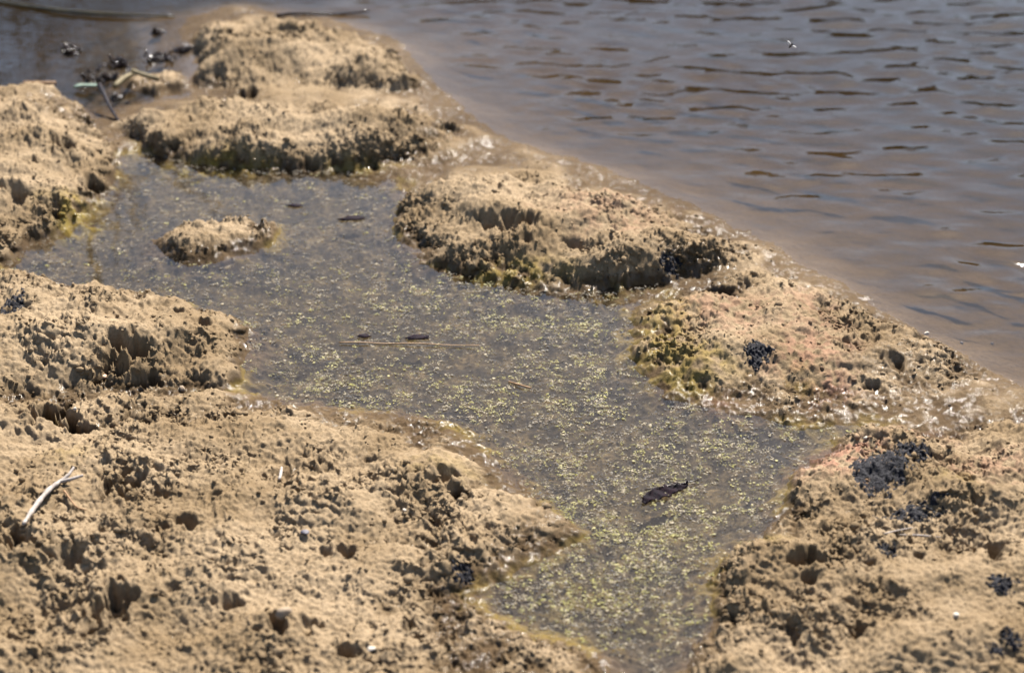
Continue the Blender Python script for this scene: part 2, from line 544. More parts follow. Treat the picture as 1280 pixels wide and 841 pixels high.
wet = sstep(0.028, 0.010, GZ + 0.008 * n_mid + 0.004 * n_sm)
wet = np.maximum(wet, 0.9 * sstep(0.035, 0.012, GZ + 0.006 * n_mid) * sstep(0.0, -0.05, dland))
for b in [(1140, 470, 110, 40, .5), (1000, 340, 60, 25, .8), (90, 160, 60, 35, .8), (310, 420, 28, 55, .85), (560, 175, 60, 30, .7), (340, 295, 25, 25, .8), (1050, 520, 90, 22, .5), (660, 690, 60, 30, .6), (700, 655, 40, 30, .6), (870, 345, 70, 15, .8)]:
    wet = np.maximum(wet, b[4] * blob(*b[:4]) * sstep(-0.3, 0.3, n_sm + 0.3))
green = 0.42 * sstep(0.014, 0.002, GZ + 0.006 * n_mid) * sstep(-0.016, -0.004, GZ) * (SD_LAKE < 0) * sstep(-0.1, 0.45, n_big + 0.5 * n_mid + 0.4 * n_sm)
green = np.maximum(green, 0.30 * (blob(740, 735, 170, 80) + 0.6 * blob(830, 640, 170, 90)).clip(0, 1) * sstep(-0.3, 0.5, n_mid + n_sm) * (GZ < 0) * (SD_LAKE < 0))
for b in [(830, 440, 60, 90, .6), (860, 480, 80, 40, .6), (250, 210, 120, 14, .85), (450, 212, 80, 8, .5), (100, 280, 70, 25, .8), (940, 690, 60, 30, .6), (640, 350, 120, 14, .6), (1000, 490, 40, 20, .35), (1190, 645, 40, 20, .45), (560, 610, 90, 20, .2), (80, 600, 50, 20, .2), (700, 790, 90, 20, .5)]:
    green = np.maximum(green, b[4] * blob(*b[:4]) * sstep(-0.5, 0.3, n_sm) * sstep(-0.030, -0.010, GZ))
red = np.zeros(GX.shape)
for b in [(900, 410, 110, 50, .35), (1010, 460, 90, 60, .45), (1040, 500, 60, 25, .6), (1040, 590, 90, 40, .75), (1080, 620, 60, 25, .6), (1230, 620, 80, 40, .35), (760, 290, 130, 50, .25), (1010, 395, 60, 30, .35), (900, 505, 40, 18, .5), (1150, 560, 80, 30, .3)]:
    red = np.maximum(red, 1.35 * b[4] * blob(*b[:4]) * sstep(-0.4, 0.3, n_sm + 0.5 * n_xs))
gloss = wet * sstep(-0.001, 0.001, GZ) * 0.55 * sstep(-0.05, 0.4, n_xs + 0.8 * n_sm)
bed = sstep(0.0, -0.012, GZ) * sstep(0, -0.05, dl + 0.02 * n_mid)
bed = np.where(SD_LAKE < 0, bed, np.clip(0.2 + 0.8 * sstep(-0.5, -0.95, GX), 0, 1) * sstep(-0.005, -0.05, GZ))


# ------------------------------------------------------------------ turn the grid into the shore and its mounds
def grid_mesh(name, mask, X, Y, Z, attrs, mat):
    """mask: one flag per grid face"""
    r, c = np.nonzero(mask)
    n = X.shape[1]
    q = np.stack([r * n + c, r * n + c + 1, (r + 1) * n + c + 1, (r + 1) * n + c], 1)
    used, inv = np.unique(q.ravel(), return_inverse=True)
    me = bpy.data.meshes.new(name)
    me.vertices.add(len(used))
    co = np.stack([X.ravel()[used], Y.ravel()[used], Z.ravel()[used]], 1).astype(np.float32)
    me.vertices.foreach_set('co', co.ravel())
    me.loops.add(len(q) * 4)
    me.loops.foreach_set('vertex_index', inv.astype(np.int32).ravel())
    me.polygons.add(len(q))
    me.polygons.foreach_set('loop_start', np.arange(0, len(q) * 4, 4, dtype=np.int32))
    me.update(calc_edges=True)
    me.polygons.foreach_set('use_smooth', np.ones(len(q), bool))
    for an, av in attrs.items():
        at_ = me.attributes.new(an, 'FLOAT', 'POINT')
        at_.data.foreach_set('value', av.ravel()[used].astype(np.float32))
    me.materials.append(mat)
    me.update()
    o = bpy.data.objects.new(name, me)
    COL.objects.link(o)
    return o


def tag(o, label=None, cat=None, group=None, kind=None):
    if label:
        o['label'] = label
    if cat:
        o['category'] = cat
    if group:
        o['group'] = group
    if kind:
        o['kind'] = kind
    return o


def fc(a):
    return (a[:-1, :-1] + a[1:, :-1] + a[:-1, 1:] + a[1:, 1:]) / 4


ATT = {'wet': wet, 'green': green, 'red': red, 'bed': bed, 'gloss': gloss}
VX, VY = GX + DX, GY + DY
own = np.zeros((nR - 1, nC - 1), int)
best = np.zeros((nR - 1, nC - 1))
ORDER = ['I', 'C', 'B', 'D', 'E', 'E3', 'E2', 'F', 'G', 'A', 'A2', 'H']
GRP = {'E3': 'E', 'A2': 'A'}
names = ['bed']
for k in ORDER:
    g = GRP.get(k, k)
    if g not in names:
        names.append(g)
    d = fc(SD[k]) + 0.004
    if k in ('A', 'A2', 'H'):
        d = np.minimum(d, 0.004 + 0 * d)
    m = d > np.maximum(best, 0)
    own[m] = names.index(g)
    best[m] = d[m]
INFO = {
    'bed': ('lake_bed', None, None),
    'I': ('mud_islet', 'small crumbly mud islet standing alone in the left of the puddle', 'islet'),
    'C': ('mud_mound', 'dark pitted mud mound at the left edge beside the wet inlet', 'mound'),
    'B': ('mud_mound', 'broad tan mud mound at left with a wet rounded tip in the puddle', 'mound'),
    'D': ('mud_mound', 'long low mud ledge with a ragged shadowed front behind the puddle', 'mound'),
    'E': ('mud_mound', 'farthest mud mound in two steps, reaching out into the lake', 'mound'),
    'E2': ('mud_mound', 'small wet heap of mud among dark debris beside the inlet', 'mound'),
    'F': ('mud_mound', 'domed mud mound with a dark undercut front between puddle and lake', 'mound'),
    'G': ('mud_mound', 'pinkish low mud mound with green edge and a black crust spot on top', 'mound'),
    'A': ('ground', None, None),
    'H': ('ground', None, None),
}
for k, nm in enumerate(names):
    msk = own == k
    o = grid_mesh(INFO[nm][0], msk, VX, VY, GZ, ATT, MUD)
    if INFO[nm][1]:
        tag(o, INFO[nm][1], INFO[nm][2])
    else:
        tag(o, {'A': 'tan crumbly mud bank filling the lower left foreground', 'H': 'tan and reddish mud bank in the lower right foreground',
                'bed': 'wet mud flat and bed under the puddle and the lake'}[nm], kind='structure')


# loose crumbs of mud lying on the banks: too many and too small to count
def crumbs(count):
    t = (1 + 5 ** 0.5) / 2
    B = np.array([(-1, t, 0), (1, t, 0), (-1, -t, 0), (1, -t, 0), (0, -1, t), (0, 1, t), (0, -1, -t), (0, 1, -t), (t, 0, -1), (t, 0, 1), (-t, 0, -1), (-t, 0, 1)]) / math.hypot(1, t)
    BF = np.array([(0, 11, 5), (0, 5, 1), (0, 1, 7), (0, 7, 10), (0, 10, 11), (1, 5, 9), (5, 11, 4), (11, 10, 2), (10, 7, 6), (7, 1, 8), (3, 9, 4), (3, 4, 2), (3, 2, 6), (3, 6, 8), (3, 8, 9), (4, 9, 5), (2, 4, 11), (6, 2, 10), (8, 6, 7), (9, 8, 1)])
    wgt = np.clip(rough, 0, 1.2) ** 1.5 * (GZ > 0.010) * core * (dxx * dyy) * (0.25 + sstep(-0.1, 0.4, gnoise(GX * 11, GY * 11, 77)) + 1.2 * sstep(0.35, 0.9, slope))
    pr = wgt.ravel() / wgt.sum()
    idx = rng.choice(pr.size, count, p=pr)
    X0, Y0_, Z0 = VX.ravel()[idx], VY.ravel()[idx], GZ.ravel()[idx]
    r = 0.0016 + 0.0028 * rng.random(count) ** 3 + np.where(rng.random(count) < 0.03, 0.006 * rng.random(count), 0)
    V = B[None] * (1 + rng.uniform(-.28, .28, (count, 12, 1)))
    V = V * r[:, None, None] * np.stack([rng.uniform(.8, 1.5, count), rng.uniform(.7, 1.2, count), rng.uniform(.6, 1.0, count)], 1)[:, None, :]
    a = rng.random(count) * 6.283
    ca, sa = np.cos(a)[:, None], np.sin(a)[:, None]
    x = V[..., 0] * ca - V[..., 1] * sa + X0[:, None]
    y = V[..., 0] * sa + V[..., 1] * ca + Y0_[:, None]
    z = V[..., 2] + (Z0 + 0.25 * r)[:, None]
    F = (BF[None] + (np.arange(count) * 12)[:, None, None]).reshape(-1, 3).astype(np.int32)
    me = bpy.data.meshes.new('mud_crumbs')
    me.vertices.add(count * 12)
    me.vertices.foreach_set('co', np.stack([x, y, z], -1).astype(np.float32).ravel())
    me.loops.add(F.size)
    me.loops.foreach_set('vertex_index', F.ravel())
    me.polygons.add(len(F))
    me.polygons.foreach_set('loop_start', np.arange(0, F.size, 3, dtype=np.int32))
    me.update(calc_edges=True)
    me.polygons.foreach_set('use_smooth', np.ones(len(F), bool))
    for an in ('wet', 'green', 'red', 'gloss'):
        q = me.attributes.new(an, 'FLOAT', 'POINT')
        q.data.foreach_set('value', np.repeat(ATT[an].ravel()[idx], 12).astype(np.float32))
    me.materials.append(MUD)
    o = bpy.data.objects.new('mud_crumbs', me)
    COL.objects.link(o)
    tag(o, 'loose crumbs of mud strewn over the banks and mounds', kind='stuff')


crumbs(13000)

# ------------------------------------------------------------------ water: closed bodies with a waved top
def water_body(name, rstep, cstep, side, amp_f, mat, bottom):
    ri = np.unique(np.append(np.arange(0, nR, rstep), nR - 1))
    ci = np.unique(np.append(np.arange(0, nC, cstep), nC - 1))
    ix = np.ix_(ri, ci)
    X, Y = GX[ix], GY[ix]
    Z = amp_f(X, Y, ix)
    sd = SD_LAKE[ix] * side
    mask = (fc(sd) > 0)
    if side < 0:
        mask &= fc(Y) < 5.6
        mask &= fc(Y) > 1.4
        mask &= np.abs(fc(X)) < 2.0
    r, c = np.nonzero(mask)
    n = X.shape[1]
    q = np.stack([r * n + c, r * n + c + 1, (r + 1) * n + c + 1, (r + 1) * n + c], 1)
    used, inv = np.unique(q.ravel(), return_inverse=True)
    inv = inv.reshape(-1, 4)
    nv = len(used)
    top = np.stack([X.ravel()[used], Y.ravel()[used], Z.ravel()[used]], 1)
    bot = top.copy()
    bot[:, 2] = bottom
    e = np.concatenate([inv[:, [0, 1]], inv[:, [1, 2]], inv[:, [2, 3]], inv[:, [3, 0]]])
    key = np.sort(e, 1)
    kk = key[:, 0].astype(np.int64) * nv + key[:, 1]
    _, first, cnts = np.unique(kk, return_index=True, return_counts=True)
    be = e[first[cnts == 1]]
    sides = np.stack([be[:, 1], be[:, 0], be[:, 0] + nv, be[:, 1] + nv], 1)
    faces = np.concatenate([inv, inv[:, ::-1] + nv, sides]).astype(np.int32)
    me = bpy.data.meshes.new(name)
    me.vertices.add(nv * 2)
    me.vertices.foreach_set('co', np.concatenate([top, bot]).astype(np.float32).ravel())
    me.loops.add(faces.size)
    me.loops.foreach_set('vertex_index', faces.ravel())
    me.polygons.add(len(faces))
    me.polygons.foreach_set('loop_start', np.arange(0, faces.size, 4, dtype=np.int32))
    me.update(calc_edges=True)
    sm = np.zeros(len(faces), bool)
    sm[:len(inv)] = True
    me.polygons.foreach_set('use_smooth', sm)
    me.materials.append(mat)
    o = bpy.data.objects.new(name, me)
    COL.objects.link(o)
    return o


WAVES = []
wr = random.Random(5)
for k in range(40):
    L = 0.035 + 0.12 * wr.random() ** 1.3
    a = R(wr.gauss(3, 33))
    WAVES.append((L, a, wr.uniform(0, 6.28), wr.uniform(0.6, 1.2)))


def lake_wave(X, Y, ix):
    d = np.maximum(-dl[ix], 0)
    amp = sstep(0.0, 0.42, d) * 0.7 + 0.3 * sstep(0, .08, d)
    amp = amp * (0.12 + 0.88 * sstep(-0.9, 0.3, X)) * sstep(14, 7, Y) * (0.74 + 0.26 * sstep(3.5, 4.9, Y)) * sstep(5, 2.4, np.abs(X))
    wxx = X + 0.05 * gnoise(X * 2.2, Y * 2.2, 71)
    wyy = Y + 0.05 * gnoise(X * 2.2, Y * 2.2, 72)
    Z = 0
    for L, a, ph, wt in WAVES:
        k = 2 * math.pi / L
        Z = Z + wt * L * np.sin(k * (wxx * math.sin(a) + wyy * math.cos(a)) + ph)
    g = 0.75 + 0.6 * gnoise(X * 1.7, Y * 2.6, 73)
    return Z * amp * g * 0.0056


def pond_wave(X, Y, ix):
    return 0.0004 * gnoise(X * 9, Y * 9, 74) + 0.0003 * gnoise(X * 21, Y * 21, 75)


lake = water_body('lake_water', 2, 3, 1, lake_wave, LAKE_M, -0.9)
tag(lake, 'brown rippled lake water', kind='structure')
pond = water_body('puddle_water', 4, 6, -1, pond_wave, POND_M, -0.25)
tag(pond, 'shallow still puddle between the mud mounds', kind='structure')

# ------------------------------------------------------------------ far shore (seen only mirrored in the ripples) and earth to the horizon
def far_bank():
    n, mrow = 260, 26
    x = np.linspace(-130, 130, n)
    v = np.linspace(0, 1, mrow)
    Xb, Vb = np.meshgrid(x, v)
    hgt = 9.2 + 1.4 * gnoise(Xb * 0.06, Xb * 0 + 2, 81) + 1.6 * gnoise(Xb * 0.21, Xb * 0 + 5, 82) + 0.9 * gnoise(Xb * 0.7, Xb * 0, 83)
    Yb = 40 + 6 * Vb + 1.2 * gnoise(Xb * 0.5, Vb * 7, 84) + 0.0008 * Xb ** 2 * -1
    Zb = -0.3 + hgt * np.sin(np.clip(Vb, 0, 1) * math.pi * 0.5) ** 0.8 + 0.5 * gnoise(Xb * 0.9, Vb * 12, 85)
    m = simple_mat('far_thicket', (0.012, 0.014, 0.004), (0.05, 0.05, 0.015), 1.2, 0.95, 1.0, 0.4)
    o = grid_mesh('far_bank', np.ones((mrow - 1, n - 1), bool), Xb, Yb, Zb, {}, m)
    tag(o, 'wooded far bank of the lake', kind='structure')


far_bank()
me = bpy.data.meshes.new('earth')
me.from_pydata([(-400, -400, -1.2), (400, -400, -1.2), (400, 400, -1.2), (-400, 400, -1.2)], [], [(0, 1, 2, 3)])
me.materials.append(simple_mat('earth', (0.2, 0.15, 0.1), (0.28, 0.21, 0.14), 3, 0.9, 0.3, 0.02))
o = bpy.data.objects.new('earth', me)
COL.objects.link(o)
tag(o, 'wide muddy earth under the lake', kind='structure')


# ------------------------------------------------------------------ small builders
def link_mesh(name, verts, faces, mat, parent=None, smooth=True):
    me = bpy.data.meshes.new(name)
    me.from_pydata([tuple(v) for v in verts], [], faces)
    if smooth:
        me.polygons.foreach_set('use_smooth', [True] * len(me.polygons))
    me.materials.append(mat)
    me.update()
    o = bpy.data.objects.new(name, me)
    COL.objects.link(o)
    if parent:
        o.parent = parent
    return o


def tube_data(pts, radii, seg=8, wob=0.12, seed=0, flat=1.0):
    rr = random.Random(seed)
    pts = [Vector(p) for p in pts]
    V, F = [], []
    for i, p in enumerate(pts):
        t = (pts[min(i + 1, len(pts) - 1)] - pts[max(i - 1, 0)]).normalized()
        side = t.cross(Vector((0, 0, 1)))
        if side.length < 1e-4:
            side = Vector((1, 0, 0))
        side.normalize()
        up = side.cross(t)
        for s in range(seg):
            a = 2 * math.pi * s / seg
            r = radii[i] * (1 + rr.uniform(-wob, wob))
            V.append(p + side * math.cos(a) * r + up * math.sin(a) * r * flat)
    for i in range(len(pts) - 1):
        for s in range(seg):
            F.append((i * seg + s, i * seg + (s + 1) % seg, (i + 1) * seg + (s + 1) % seg, (i + 1) * seg + s))
    F.append(tuple(reversed(range(seg))))
    F.append(tuple(range((len(pts) - 1) * seg, len(pts) * seg)))
    return V, F


def tube(name, pts, radii, mat, parent=None, seg=8, wob=0.12, seed=0, flat=1.0):
    V, F = tube_data(pts, radii, seg, wob, seed, flat)
    return link_mesh(name, V, F, mat, parent)


def curve_pts(ctrl, n):
    """Catmull-Rom through control points"""
    c = [Vector(p) for p in ctrl]
    c = [c[0] * 2 - c[1]] + c + [c[-1] * 2 - c[-2]]
    out = []
    for k in range(n):
        u = k / (n - 1) * (len(c) - 3)
        i = min(int(u), len(c) - 4)
        t = u - i
        p0, p1, p2, p3 = c[i:i + 4]
        out.append(0.5 * ((2 * p1) + (p2 - p0) * t + (2 * p0 - 5 * p1 + 4 * p2 - p3) * t * t + (3 * p1 - p0 - 3 * p2 + p3) * t ** 3))
    return out


def empty(name, loc):
    o = bpy.data.objects.new(name, None)
    o.location = loc
    o.empty_display_size = 0.02
    COL.objects.link(o)
    return o


def pebble(name, p, size, mat, seed, label, cat, sink=0.35, sub=3, rz=0.0, angular=0.25, group=None):
    bm = bmesh.new()
    bmesh.ops.create_icosphere(bm, subdivisions=sub, radius=1)
    rr = random.Random(seed)
    planes = [(Vector((rr.gauss(0, 1), rr.gauss(0, 1), rr.gauss(0, 1))).normalized(), rr.uniform(0.62, 0.92)) for _ in range(9)]
    for v in bm.verts:
        d = v.co.normalized()
        k = 1.0
        for nrm, off in planes:
            c = d.dot(nrm)
            if c > 0.05:
                k = min(k, (1 - angular) + angular * 1.0 if off / c > 1 else max(off / c, 0.55))
        x, y, z = d * 2.3
        k *= 1 + 0.06 * math.sin(3 * x + seed) * math.sin(4 * y) + 0.04 * math.sin(7 * z + 2 * x)
        v.co = Vector((d.x * size[0], d.y * size[1], d.z * size[2])) * k
    me = bpy.data.meshes.new(name)
    bm.to_mesh(me)
    bm.free()
    me.polygons.foreach_set('use_smooth', [True] * len(me.polygons))
    me.materials.append(mat)
    o = bpy.data.objects.new(name, me)
    o.location = Vector(p) + Vector((0, 0, size[2] * (1 - 2 * sink)))
    o.rotation_euler = (rr.uniform(-.2, .2), rr.uniform(-.2, .2), rz)
    COL.objects.link(o)
    tag(o, label, cat, group)
    return o


# ------------------------------------------------------------------ materials of the small things
M_TWIG = simple_mat('bleached_wood', (0.17, 0.14, 0.12), (0.40, 0.35, 0.31), 140, 0.85, 0.6, 0.002, stretch=(1, 1, 1))
M_STRAW = simple_mat('dry_straw', (0.24, 0.13, 0.055), (0.40, 0.25, 0.12), 80, 0.6, 0.3, 0.001)
M_STALK = simple_mat('brown_stalk', (0.16, 0.08, 0.03), (0.34, 0.19, 0.08), 90, 0.7, 0.4, 0.001)
M_DARK = simple_mat('wet_black_wood', (0.008, 0.006, 0.005), (0.035, 0.022, 0.016), 90, 0.2, 0.6, 0.002, spec=0.3)
M_ALGAE = simple_mat('black_algae', (0.003, 0.003, 0.004), (0.024, 0.022, 0.029), 260, 0.7, 1.0, 0.004, spec=0.2)
M_SHELL = simple_mat('white_shell', (0.36, 0.31, 0.25), (0.50, 0.45, 0.38), 120, 0.85, 0.3, 0.001)
M_STONE = simple_mat('grey_stone', (0.19, 0.14, 0.095), (0.29, 0.22, 0.15), 90, 0.95, 0.6, 0.002)
M_PINK = simple_mat('pink_stone', (0.42, 0.25, 0.16), (0.55, 0.38, 0.27), 90, 0.7, 0.4, 0.001)
M_SLATE = simple_mat('dark_stone', (0.05, 0.045, 0.06), (0.12, 0.11, 0.14), 90, 0.6, 0.5, 0.001)
M_FEATHER = simple_mat('wet_dark_leaf', (0.001, 0.001, 0.004), (0.012, 0.004, 0.008), 110, 0.7, 0.8, 0.003, spec=0.06)
M_TEAL = simple_mat('pale_teal_scrap', (0.10, 0.19, 0.17), (0.20, 0.23, 0.17), 90, 0.85, 0.3, 0.001)
M_OCHRE = simple_mat('wet_reed', (0.10, 0.075, 0.03), (0.22, 0.17, 0.085), 70, 0.8, 0.4, 0.001)
M_OLIVE = simple_mat('olive_reed', (0.012, 0.010, 0.004), (0.06, 0.045, 0.012), 40, 0.35, 0.4, 0.001)

# ------------------------------------------------------------------ twig on the left bank: forked, bleached
def g3(px, py, lift):
    p = on_ground(px, py)
    return Vector((p.x, p.y, p.z + lift))


def lay(pxs, lift, n=None):
    """points of a stick resting on the ground: straight between its supports, never below the mud"""
    raw = [on_ground(*p) for p in pxs]
    za, zb = raw[0].z, raw[-1].z
    out = []
    hi = 0
    for k, p in enumerate(raw):
        t = k / (len(raw) - 1)
        out.append([p, za * (1 - t) + zb * t])
        hi = max(hi, p.z - out[-1][1])
    res = []
    for (p, z), px in zip(out, pxs):
        q = at(px[0], px[1], z + 0.55 * hi + lift)
        res.append(q)
    return res


base = lay([(29, 655), (35, 646), (43, 634), (52, 622), (62, 611), (70, 605), (76, 601)], 0.006)
root = empty('forked_twig', base[0])
tag(root, 'bleached grey forked twig lying on the left mud bank', 'twig')


def rel(pts, r):
    return [Vector(p) - r.location for p in pts]


tube('stem', rel(curve_pts(base, 26), root), [0.0028 + 0.0014 * math.sin(k / 25 * 3.0) + 0.0006 * math.sin(k * 1.3) for k in range(26)], M_TWIG, root, 10, 0.10, 1)
e = base[-1]
f1p = [e, e + Vector((0.010, 0.012, 0.004)), e + Vector((0.016, 0.030, 0.008))]
f2p = [e - Vector((0.004, 0.004, 0)), e + Vector((0.018, 0.004, 0.002)), e + Vector((0.034, 0.013, 0.003))]
tube('fork', rel(curve_pts(f1p, 10), root), [0.0034 - 0.00016 * k for k in range(10)], M_TWIG, root, 9, 0.12, 2)
tube('fork', rel(curve_pts(f2p, 10), root), [0.0032 - 0.0001 * k for k in range(10)], M_TWIG, root, 9, 0.12, 3)
st = lay([(80, 613), (85, 620), (91, 628), (97, 634), (108, 637)], 0.004)
tube('dry_stalk', curve_pts(st, 16), [0.0019 - 0.00006 * k for k in range(16)], M_STALK, None, 7, 0.15, 4)
tag(bpy.data.objects['dry_stalk'], 'thin bent brown stalk just below the forked twig', 'stalk')
st = lay([(349, 599), (351, 592), (352, 584)], 0.004)
o = tube('wood_splinter', curve_pts(st, 8), [0.0020, 0.0026, 0.0028, 0.0028, 0.0027, 0.0026, 0.0024, 0.002], M_TWIG, None, 7, 0.1, 5)
tag(o, 'small pale wood splinter lying on the smooth mud below the puddle', 'splinter')

# ------------------------------------------------------------------ things floating in the puddle
a, b = at(424, 428, 0.003), at(599, 432, 0.004)
pts = [a.lerp(b, k / 20) + Vector((0, 0.002 * math.sin(k / 20 * 3.1), 0.001 * math.sin(k * 0.7))) for k in range(21)]
o = tube('dry_straw', pts, [0.0015 - 0.00003 * k for k in range(21)], M_STRAW, None, 8, 0.06, 6)
tag(o, 'long thin orange-brown straw floating across the middle of the puddle', 'straw')
a, b, c = at(636, 477, 0.002), at(650, 481, 0.004), at(664, 485, 0.002)
o = tube('dry_stalk', curve_pts([a, b, c], 10), [0.0016] * 10, M_STALK, None, 6, 0.15, 7)
tag(o, 'short reddish stalk floating in the puddle, right of the long straw', 'stalk')


def feather():
    root = empty('wet_leaf', at(828, 616, 0.002))
    tag(root, 'curled black-purple wet leaf floating in the lower part of the puddle', 'leaf')
    rr = random.Random(3)
    n, mm = 26, 9
    V, F = [], []
    tip, stem = at(803, 625, 0.002), at(860, 607, 0.002)
    for i in range(n):
        t = i / (n - 1)
        c = tip.lerp(stem, t)
        wdt = 0.023 * (math.sin(math.pi * (0.06 + 0.9 * t)) ** 0.6) * (1.0 - 0.45 * t)
        for j in range(mm):
            s = j / (mm - 1) * 2 - 1
            x = Vector((0.18, 0.98, 0)) * s * wdt * (1 + rr.uniform(-.25, .25) * (abs(s) > .9))
            z = 0.003 * (max(s, 0)) ** 1.5 + 0.0025 * math.sin(t * 23 + s * 4) + rr.uniform(-.001, .001) + 0.002
            V.append(c + x + Vector((0, 0, z)) - root.location)
    for i in range(n - 1):
        for j in range(mm - 1):
            F.append((i * mm + j, (i + 1) * mm + j, (i + 1) * mm + j + 1, i * mm + j + 1))
    bl = link_mesh('blade', V, F, M_FEATHER, root)
    sol = bl.modifiers.new('thick', 'SOLIDIFY')
    sol.thickness = 0.0008
    p = [at(806, 612, 0.006), at(835, 607, 0.007), at(858, 603, 0.006), at(873, 600, 0.004)]
    tube('stalk', rel(curve_pts(p, 12), root), [0.0011] * 12, M_DARK, root, 6, 0.1, 8)


feather()


# duckweed and rotting flecks: floating specks nobody could count
def pond_density(px, py):
    def g(cx, cy, sx, sy, w):
        return w * np.exp(-((px - cx) / sx) ** 2 - ((py - cy) / sy) ** 2)
    d = 0.05 + g(720, 730, 80, 50, 1.4) + g(800, 690, 80, 60, 1.1) + g(700, 610, 70, 60, .75) + g(830, 770, 60, 40, .45) + g(560, 500, 170, 35, .55) + g(390, 470, 60, 35, .5) + g(680, 400, 90, 40, .35) + g(880, 600, 100, 60, .4)
    d = d + g(720, 460, 60, 50, .5) + g(480, 390, 150, 40, .30) + g(900, 545, 120, 25, .45) + g(560, 350, 70, 20, .3) + g(300, 360, 60, 20, .2)
    return d


def flecks(name, label, count, mat_cols, size, bias, seed, zlo, clump):
    r_ = np.random.default_rng(seed)
    V, F, MI = [], [], []
    n = 0
    tries = 0
    batch = 150000
    xs = r_.uniform(-1.35, 0.95, batch)
    yv = r_.uniform(2.1, 5.2, batch)
    pxs, pys = to_px(xs, yv)
    den = pond_density(pxs, pys)
    cl = gnoise(xs * 16, yv * 12, 91 + seed) + 0.7 * gnoise(xs * 45, yv * 38, 92 + seed)
    if bias == 'even':
        den = 0.5 + 0.5 * den
    den = den * np.clip(0.5 + clump * cl, 0.03, 2.2)
    keep = r_.random(batch) < den
    for x, y, px, py in zip(xs[keep], yv[keep], pxs[keep], pys[keep]):
        if ground(x, y) > -0.002:
            continue
        i = int(np.searchsorted(ys, y))
        j = min(int(np.searchsorted(us, x / (y + Y0))), nC - 1)
        if SD_LAKE[i, j] > -0.01:
            continue
        m = 1 if r_.random() < 0.55 else int(r_.integers(3, 9))
        mi = int(r_.integers(0, len(mat_cols)))
        for _ in range(m):
            r = size * (0.40 + 0.6 * r_.random() + (1.1 * r_.random() if r_.random() < 0.08 else 0))
            cx, cy = x + r_.normal(0, size * (0.9 + 0.16 * m)) * (m > 1), y + r_.normal(0, size * (0.7 + 0.14 * m)) * (m > 1)
            z = zlo + r_.random() * 0.0016
            a0 = r_.random() * 6.28
            el = 0.55 + 0.45 * r_.random()
            tx, ty = r_.normal(0, .10, 2)
            b0 = len(V)
            for k in range(6):
                t = k * math.pi / 3
                ux, uy = math.cos(t) * r * (0.85 + 0.3 * r_.random()), math.sin(t) * r * el
                dx, dy = ux * math.cos(a0) - uy * math.sin(a0), ux * math.sin(a0) + uy * math.cos(a0)
                V.append((cx + dx, cy + dy, z + tx * dx + ty * dy))
            V.append((cx, cy, z + r * 0.22))
            for k in range(6):
                F.append((b0 + k, b0 + (k + 1) % 6, b0 + 6))
                MI.append(mi)
        n += 1
        if n > count:
            break
    me = bpy.data.meshes.new(name)
    me.from_pydata(V, [], F)
    for mname, c in mat_cols:
        mt, nt, bs, _ = new_mat(mname)
        bs.inputs['Base Color'].default_value = (*c, 1)
        bs.inputs['Roughness'].default_value = 0.6
        bs.inputs['Specular IOR Level'].default_value = 0.25
        nt.links.new(mixc(nt, ramp(nt, noise_n(nt, 120, 3), [(0.35, (0, 0, 0)), (0.65, (1, 1, 1))]), tuple(v * 0.7 for v in c), tuple(min(v * 1.15, .9) for v in c)), bs.inputs['Base Color'])
        me.materials.append(mt)
    me.polygons.foreach_set('material_index', MI)
    me.update()
    o = bpy.data.objects.new(name, me)
    COL.objects.link(o)
    tag(o, label, kind='stuff')
    return o


flecks('duckweed', 'yellow-green duckweed flecks floating on the puddle', 20000,
       [('duckweed_lime', (0.17, 0.15, 0.03)), ('duckweed_pale', (0.24, 0.21, 0.08)), ('duckweed_olive', (0.11, 0.095, 0.025)), ('duckweed_straw', (0.24, 0.195, 0.12))], 0.0018, 'den', 1, 0.0006, 2.0)
flecks('floating_detritus', 'brown and black rotting flecks floating on the puddle', 14000,
       [('rot_black', (0.02, 0.017, 0.016)), ('rot_brown', (0.09, 0.065, 0.04)), ('rot_grey', (0.13, 0.11, 0.08)), ('rot_tan', (0.18, 0.145, 0.095))], 0.0017, 'even', 2, 0.0003, 0.9)
flecks('algae_specks', 'fine olive algae specks filming the puddle', 26000,
       [('speck_olive', (0.13, 0.11, 0.03)), ('speck_tan', (0.19, 0.15, 0.08)), ('speck_dark', (0.05, 0.042, 0.018)), ('speck_yellow', (0.22, 0.19, 0.06))], 0.0012, 'den', 3, 0.0004, 1.2)


# ------------------------------------------------------------------ black algae crusts lying on the mud
def crust(px, py, rx, ry, seed, label, thick=0.006):
    rr = np.random.default_rng(seed)
    c = on_ground(px, py)
    k = SX * math.hypot(c.y, CAM_H)
    ax, ay = rx * k, ry * k / (CAM_H / math.hypot(c.y, CAM_H))
    n = 60
    gx, gy = np.meshgrid(np.linspace(-1.25, 1.25, n), np.linspace(-1.25, 1.25, n))
    X, Y = c.x + gx * ax, c.y + gy * ay
    q = np.hypot(gx, gy) + 0.42 * gnoise(gx * 2.1 + seed, gy * 2.1, 100 + seed) + 0.25 * gnoise(gx * 5 + seed, gy * 5, 101 + seed) + 0.2 * gnoise(gx * 11, gy * 11, 99 + seed)
    g = np.array([[ground(x, y) for x, y in zip(a_, b_)] for a_, b_ in zip(X, Y)])
    f1, f2 = worley(X / 0.009, Y / 0.008, 102 + seed)
    Z = g + 0.55 * thick * (sstep(1.02, 0.5, q) - 0.55) + 0.0040 * (0.6 - f1) + 0.0034 * gnoise(X * 210, Y * 210, 103 + seed)
    mask = fc(q) < 1.0
    o = grid_mesh('algae_crust', mask, X, Y, Z, {}, M_ALGAE)
    tag(o, label, 'algae')
    return o


